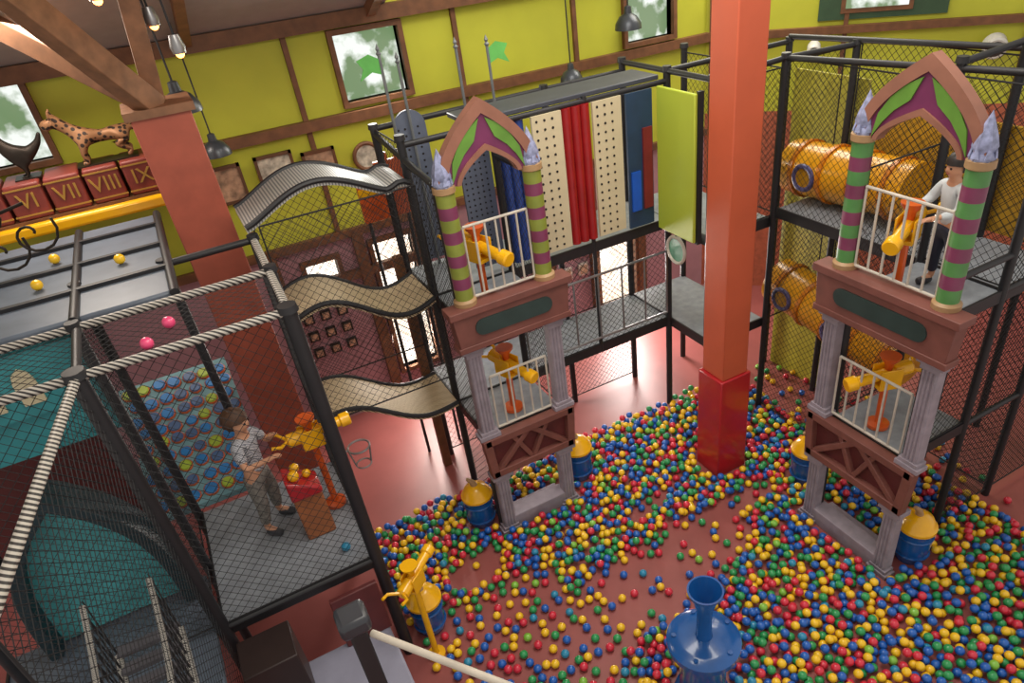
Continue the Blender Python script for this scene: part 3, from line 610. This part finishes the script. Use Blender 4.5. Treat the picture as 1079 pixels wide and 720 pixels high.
S=([],[],[]); b=chain(S,[(0,0,.2),(-.08,0,.28),(-.12,0,.38),(-.13,0,.44),(-.2,0,.44)],[.1,.075,.04,.045,.012])
chain(S,[(.1,0,.22),(.2,0,.3),(.24,0,.38)],[.06,.03,.015],b[0]); chain(S,[(-.12,0,.5)],[.012],b[3])
for sy in(-1,1): chain(S,[(0,sy*.05,.1),(0,sy*.05,.02),(-.06,sy*.05,.012)],[.02,.012,.012],b[0])
T=thing('bird_sculpture','dark metal hen-like bird sculpture on the ledge','sculpture',(-1.3,8.45,4.22+LZ)); skinned('body',*S,IRON,parent=T); part(T,'base_plate',G().box(-.12,.1,-.1,.1,0,.012),IRON)
T=thing('iron_scrollwork','black wrought-iron scroll ornament rising above the cage','ornament',(-1.5,6.9,3.9))
for s,ox,oz in((1,0,0),(-1,.0,.32),(1,.25,.1)):
    part(T,'scroll',G().tube([(ox+s*(.02+.012*i)*math.cos(i*.45),0,oz+.2+(.02+.012*i)*math.sin(i*.45)) for i in range(16)],.012,6),IRON)
part(T,'stem',G().tube([(-.2,0,0),(-.1,0,.3),(.05,0,.5),(.3,0,.55)],.014,6),IRON)
# ------------------------------------------------------------------ people
def person(loc,rz,label,shirt,pants,hair,H,arms,lean=0,longsl=False):
    k=H/1.28
    T=thing('person',label,'person',loc,rz)
    def L_(p): x,y,z=p; return V((x*k,(y-lean*max(0,z-.6))*k,z*k))
    def bodyS():
        S=([],[],[])
        b=chain(S,[L_(p) for p in[(0,0,.66),(0,0,.76),(0,0,.9),(0,0,.99),(0,-.005,1.06),(0,-.015,1.11),(0,-.01,1.17),(0,0,1.235)]],[q*k for q in[.085,.078,.088,.06,.04,.06,.085,.06]])
        chain(S,[L_((0,-.1,1.15))],[.014*k],b[6])
        for s in(-1,1):
            chain(S,[L_((s*.088,0,1.15))],[.014*k],b[6])
            sh,el,wr,pa=arms[s]
            a=chain(S,[L_(p) for p in(sh,el,wr,pa)],[.042*k,.032*k,.022*k,.026*k],b[3])
            d=(L_(pa)-L_(wr)).normalized(); sd=d.cross(V((0,0,1))).normalized()
            for q in range(4):
                off=sd*(q-1.5)*.015*k; ln=(.05,.06,.056,.044)[q]*k
                chain(S,[L_(pa)+off+d*.028*k,L_(pa)+off+d*(.028*k+ln*.5)-V((0,0,.008*k)),L_(pa)+off+d*(.02*k+ln)-V((0,0,.028*k))],[.0075*k,.0065*k,.0055*k],a[3])
            chain(S,[L_(wr)+d*.02*k-sd*s*.03*k,L_(wr)+d*.045*k-sd*s*.045*k],[.009*k,.007*k],a[3])
            chain(S,[L_(p) for p in((s*.075,0,.6),(s*.1,-.02,.35),(s*.12,.02,.08),(s*.135,-.1,.035))],[.07*k,.046*k,.03*k,.028*k],b[0])
        return S
    skinned('body',*bodyS(),SKIN,parent=T)
    S=([],[],[]); b=chain(S,[L_(p) for p in[(0,0,.62),(0,0,.76),(0,0,.9),(0,0,.985)]],[.108*k,.1*k,.105*k,.068*k])
    for s in(-1,1):
        sh,el,wr,pa=[V(q) for q in arms[s]]
        pts=[sh,sh.lerp(el,.75)] if not longsl else [sh,el,el.lerp(wr,.85)]
        chain(S,[L_(p) for p in pts],[.055*k,.048*k,.034*k][:len(pts)],b[3])
    skinned('shirt',*S,shirt,parent=T)
    S=([],[],[]); b=chain(S,[L_((0,0,.68)),L_((0,0,.6))],[.1*k,.085*k])
    for s in(-1,1): chain(S,[L_(p) for p in((s*.078,0,.55),(s*.1,-.02,.35),(s*.12,.015,.12))],[.08*k,.06*k,.045*k],b[1])
    skinned('trousers',*S,pants,parent=T)
    for s in(-1,1):
        S=([],[],[]); chain(S,[L_(p) for p in((s*.12,.04,.045),(s*.13,-.04,.04),(s*.138,-.12,.032))],[.042*k,.042*k,.036*k]); skinned('shoe',*S,SHOE,parent=T)
    hc=L_((0,.012,1.19)); g=G(); n_=20
    g.sph(hc,.1*k,n_,0,(1,1.08,1.05))
    keep=[]
    for i,fc in enumerate(g.f):
        c=sum((V(g.v[j]) for j in fc),V())/len(fc)-hc
        if c.z>(.015*k if c.y<-.02*k else -.055*k): keep.append(fc)
    g.f=keep; g.m=[0]*len(keep)
    for i,v in enumerate(g.v):
        d=V(v)-hc; g.v[i]=tuple(hc+d*(1+.06*math.sin(i*2.3)))
    part(T,'hair',g,hair)
    for s in(-1,1): part(T,'eye',G().sph(L_((s*.03,-.088,1.165)),.01*k,8),M('eye_dark',(30,24,22),.2))
    part(T,'mouth',G().sph(L_((0,-.088,1.115)),.014*k,8,sc=(1.3,.4,.35)),M('lips',(170,90,84),.5))
    return T
person((-.38,5.68,1.36),math.radians(55),'young child in grey printed shirt standing at the toy cannon',SHIRT,JEANS,HAIR,1.36,
 {-1:((-.125,0,.98),(-.2,-.08,.82),(-.13,-.22,.86),(-.11,-.28,.88)),1:((.125,0,.98),(.19,-.09,.83),(.09,-.2,.94),(.05,-.23,.99))},.06)
person((5.4,3.32,2.86),math.radians(-105),'dark-haired child in white shirt leaning toward the railing',WSHIRT,DARKP,HAIRD,1.2,
 {-1:((-.125,0,.98),(-.19,-.08,.83),(-.13,-.26,.8),(-.11,-.32,.79)),1:((.125,0,.98),(.19,-.1,.82),(.14,-.28,.8),(.12,-.34,.79))},.12,True)
# ------------------------------------------------------------------ balls
R=.0425
BC=[M('ball_yellow',(240,192,32),.3,var=.04,coat=.3),M('ball_blue',(24,92,180),.3,var=.04,coat=.3),M('ball_green',(40,148,82),.3,var=.04,coat=.3),M('ball_red',(208,44,66),.3,var=.04,coat=.3),M('ball_turquoise',(38,136,174),.3,var=.04,coat=.3),M('ball_lime',(130,188,66),.3,var=.04,coat=.3),M('ball_pink',(226,74,122),.3,var=.04,coat=.3)]
CN=['yellow','blue','green','red','turquoise','lime green','pink']; WT=[28,27,20,18,5,3]
def dens(x,y):
    if y>6.45-.05*math.sin(x*3): return 0
    d=1.0
    def ell(cx,cy,rx,ry,ang=0):
        dx,dy=x-cx,y-cy; c,s=math.cos(ang),math.sin(ang); a=(dx*c+dy*s)/rx; b_=(-dx*s+dy*c)/ry
        return a*a+b_*b_
    nz=.25*math.sin(x*5.1+y*3.3)+.2*math.sin(x*9.7-y*7.1)
    if ell(1.27,5.22,.34,.25)<1+nz: return .12
    e=ell(2.85,4.0,1.05,.38,.15)
    if e<1+nz: return .22
    if ell(4.1,4.35,.6,.2,.1)<1+nz: return .3
    if e<1.8+nz: d=.75
    if ell(1.45,4.3,.5,.22,.5)<1+nz: d=min(d,.6)
    elif x<2.0 and y<4.9: d=min(d,.88)
    if ell(3.6,5.0,.5,.12,.3)<1+nz: d=min(d,.7)
    if x>6.4 or (x>5.9 and y>5): d=min(d,.12)
    return d
EX=[(4.59,5.07,.29),(1.66,5.9,.18),(3.03,5.92,.18),(5.2,4.28,.18),(5.2,2.83,.18),(.6,4.85,.17),(2.42,2.78,.27),(1.83,6.45,.04),(2.75,6.45,.04),(5.75,5.65,.04),(5.75,3.75,.04),(5.75,2.95,.04),(6.6,5.5,.04),(6.6,2.95,.04),(.52,4.5,.1),(6.6,3.75,.04)]
def blocked(x,y):
    for a,b_,q in EX:
        if (x-a)**2+(y-b_)**2<(q+R)**2: return True
    if 1.72<x<2.86 and 5.48<y<5.95: return not(2.08<x<2.5 and y>5.94)
    if 4.66<x<5.14 and 2.7<y<3.97: return True
    return x<.42
random.seed(11); balls=[]; cell={}; cs=2*R
def ok(x,y,z,tab,dmin):
    i,j=int(x/cs),int(y/cs)
    for a in(-1,0,1):
        for b_ in(-1,0,1):
            for q in tab.get((i+a,j+b_),()):
                if (q[0]-x)**2+(q[1]-y)**2+(q[2]-z)**2<dmin*dmin: return False
    return True
for _ in range(75000):
    x=random.uniform(.42,7.0);y=random.uniform(1.2,6.45)
    dd=dens(x,y)
    if random.random()>dd or blocked(x,y): continue
    if dd<.9 and random.random()<(.86 if dd>.4 else .93): continue
    if ok(x,y,R,cell,2*R):
        cell.setdefault((int(x/cs),int(y/cs)),[]).append((x,y,R)); balls.append((x,y,R))
top=[]
for _ in range(60000):
    x=random.uniform(.42,7.0);y=random.uniform(1.2,6.45)
    if dens(x,y)<.9 or blocked(x,y): continue
    z=R+.058
    if ok(x,y,z,cell,2*R*.93):
        cell.setdefault((int(x/cs),int(y/cs)),[]).append((x,y,z)); balls.append((x,y,z)); top.append((x,y))
topa=np.array(top)
def sizek(b_):
    d=V(b_)-V((0,0,6)); z=d.dot(CF); a=580+737*d.dot(CR)/z; c=400-737*d.dot(CU)/z
    if not(6<=a<=1073 and 6<=c<=714): return 1e3+z
    if b_[2]<.05 and ((topa[:,0]-b_[0])**2+(topa[:,1]-b_[1])**2).min()<(1.6*R)**2: z+=1.2
    if (b_[0]-2.5)**2+(b_[1]-3.2)**2<.3: z+=1
    return z
balls.sort(key=sizek)
def ico(sub):
    bm=bmesh.new(); bmesh.ops.create_icosphere(bm,subdivisions=sub,radius=R); me=bpy.data.meshes.new('pit_ball'); bm.to_mesh(me); bm.free(); me.polygons.foreach_set('use_smooth',[True]*len(me.polygons)); return me
bmz=[]
for m in BC:
    me=ico(3); me.materials.append(m); bmz.append(me)
def ball(p,c,group='pit balls on the floor'):
    o=bpy.data.objects.new('pit_ball',bmz[c]); o.location=p; o['label']='small hollow %s plastic ball lying in the play area'%CN[c]; o['category']='ball'; o['group']=group; link(o)
idx=[random.choices(range(6),WT)[0] for _ in balls]
for p,c in list(zip(balls,idx))[:300]: ball(p,c)
rest=balls[300:]; ri=np.array(idx[300:])
base=ico(2); nv=len(base.vertices); co=np.empty(nv*3,np.float32); base.vertices.foreach_get('co',co); co=co.reshape(-1,3)
fc=np.array([list(p.vertices) for p in base.polygons]); nf=len(fc); N=len(rest)
P=np.array(rest,np.float32); allv=(P[:,None,:]+co[None]).reshape(-1,3); allf=(np.arange(N)[:,None,None]*nv+fc[None]).reshape(-1)
me=bpy.data.meshes.new('pit_balls'); me.vertices.add(N*nv); me.vertices.foreach_set('co',allv.ravel())
me.loops.add(N*nf*3); me.loops.foreach_set('vertex_index',allf.astype(np.int32)); me.polygons.add(N*nf)
me.polygons.foreach_set('loop_start',np.arange(0,N*nf*3,3,dtype=np.int32))
for m in BC: me.materials.append(m)
me.update(calc_edges=True); me.validate()
me.polygons.foreach_set('material_index',np.repeat(ri,nf).astype(np.int32)); me.polygons.foreach_set('use_smooth',np.ones(N*nf,bool)); me.update()
o=bpy.data.objects.new('pit_balls',me); o['kind']='stuff'; o['label']='sea of red, yellow, green and blue plastic pit balls'; o['category']='pit balls'; link(o)
for p,c in (((-.59,4.79,3.91),6),((-.44,5.02,3.91),6),((-1.3,6.4,3.945),0),((-1.2,6.95,3.945),0),((-.7,6.5,3.945),0),((.0,6.05,1.405),1),((.1,4.95,1.405),4)):
    ball(p,c,'stray balls on the frame')
# ------------------------------------------------------------------ lighting
w=bpy.data.worlds.new('world'); scene.world=w; w.use_nodes=True
w.node_tree.nodes['Background'].inputs[0].default_value=(1,.92,.84,1); w.node_tree.nodes['Background'].inputs[1].default_value=.62
def area(loc,tgt,size,power,col,sy=None):
    l=bpy.data.lights.new('lamp','AREA'); l.energy=power; l.color=col; l.size=size
    if sy: l.shape='RECTANGLE'; l.size_y=sy
    o=bpy.data.objects.new('area_lamp',l); o.location=loc; o.rotation_euler=(V(tgt)-V(loc)).to_track_quat('-Z','Y').to_euler(); link(o)
area((3.5,4.5,7.8),(3.5,4.5,0),3,220,(1,.95,.86)); area((7.6,8.0,6.5),(4.5,4.5,0),2,120,(1,.93,.82)); area((2.1,8.8,1.5),(2.3,5,0),.6,75,(1,.9,.82),1.8)
area((5.7,8.8,1.2),(4.5,5,0),.7,85,(1,.92,.87),1.3); area((-1,7.8,5.6),(-1,4.5,1),1.0,60,(1,.87,.74)); area((2.4,8.8,4.6),(2.4,4,2.5),.7,30,(1,.97,.9)); area((1.0,3.0,6.9),(.8,9,3.6),1.6,60,(1,.93,.8))
try:
    scene.view_settings.view_transform='Standard'; scene.view_settings.look='None'; scene.view_settings.exposure=.27
except Exception: pass
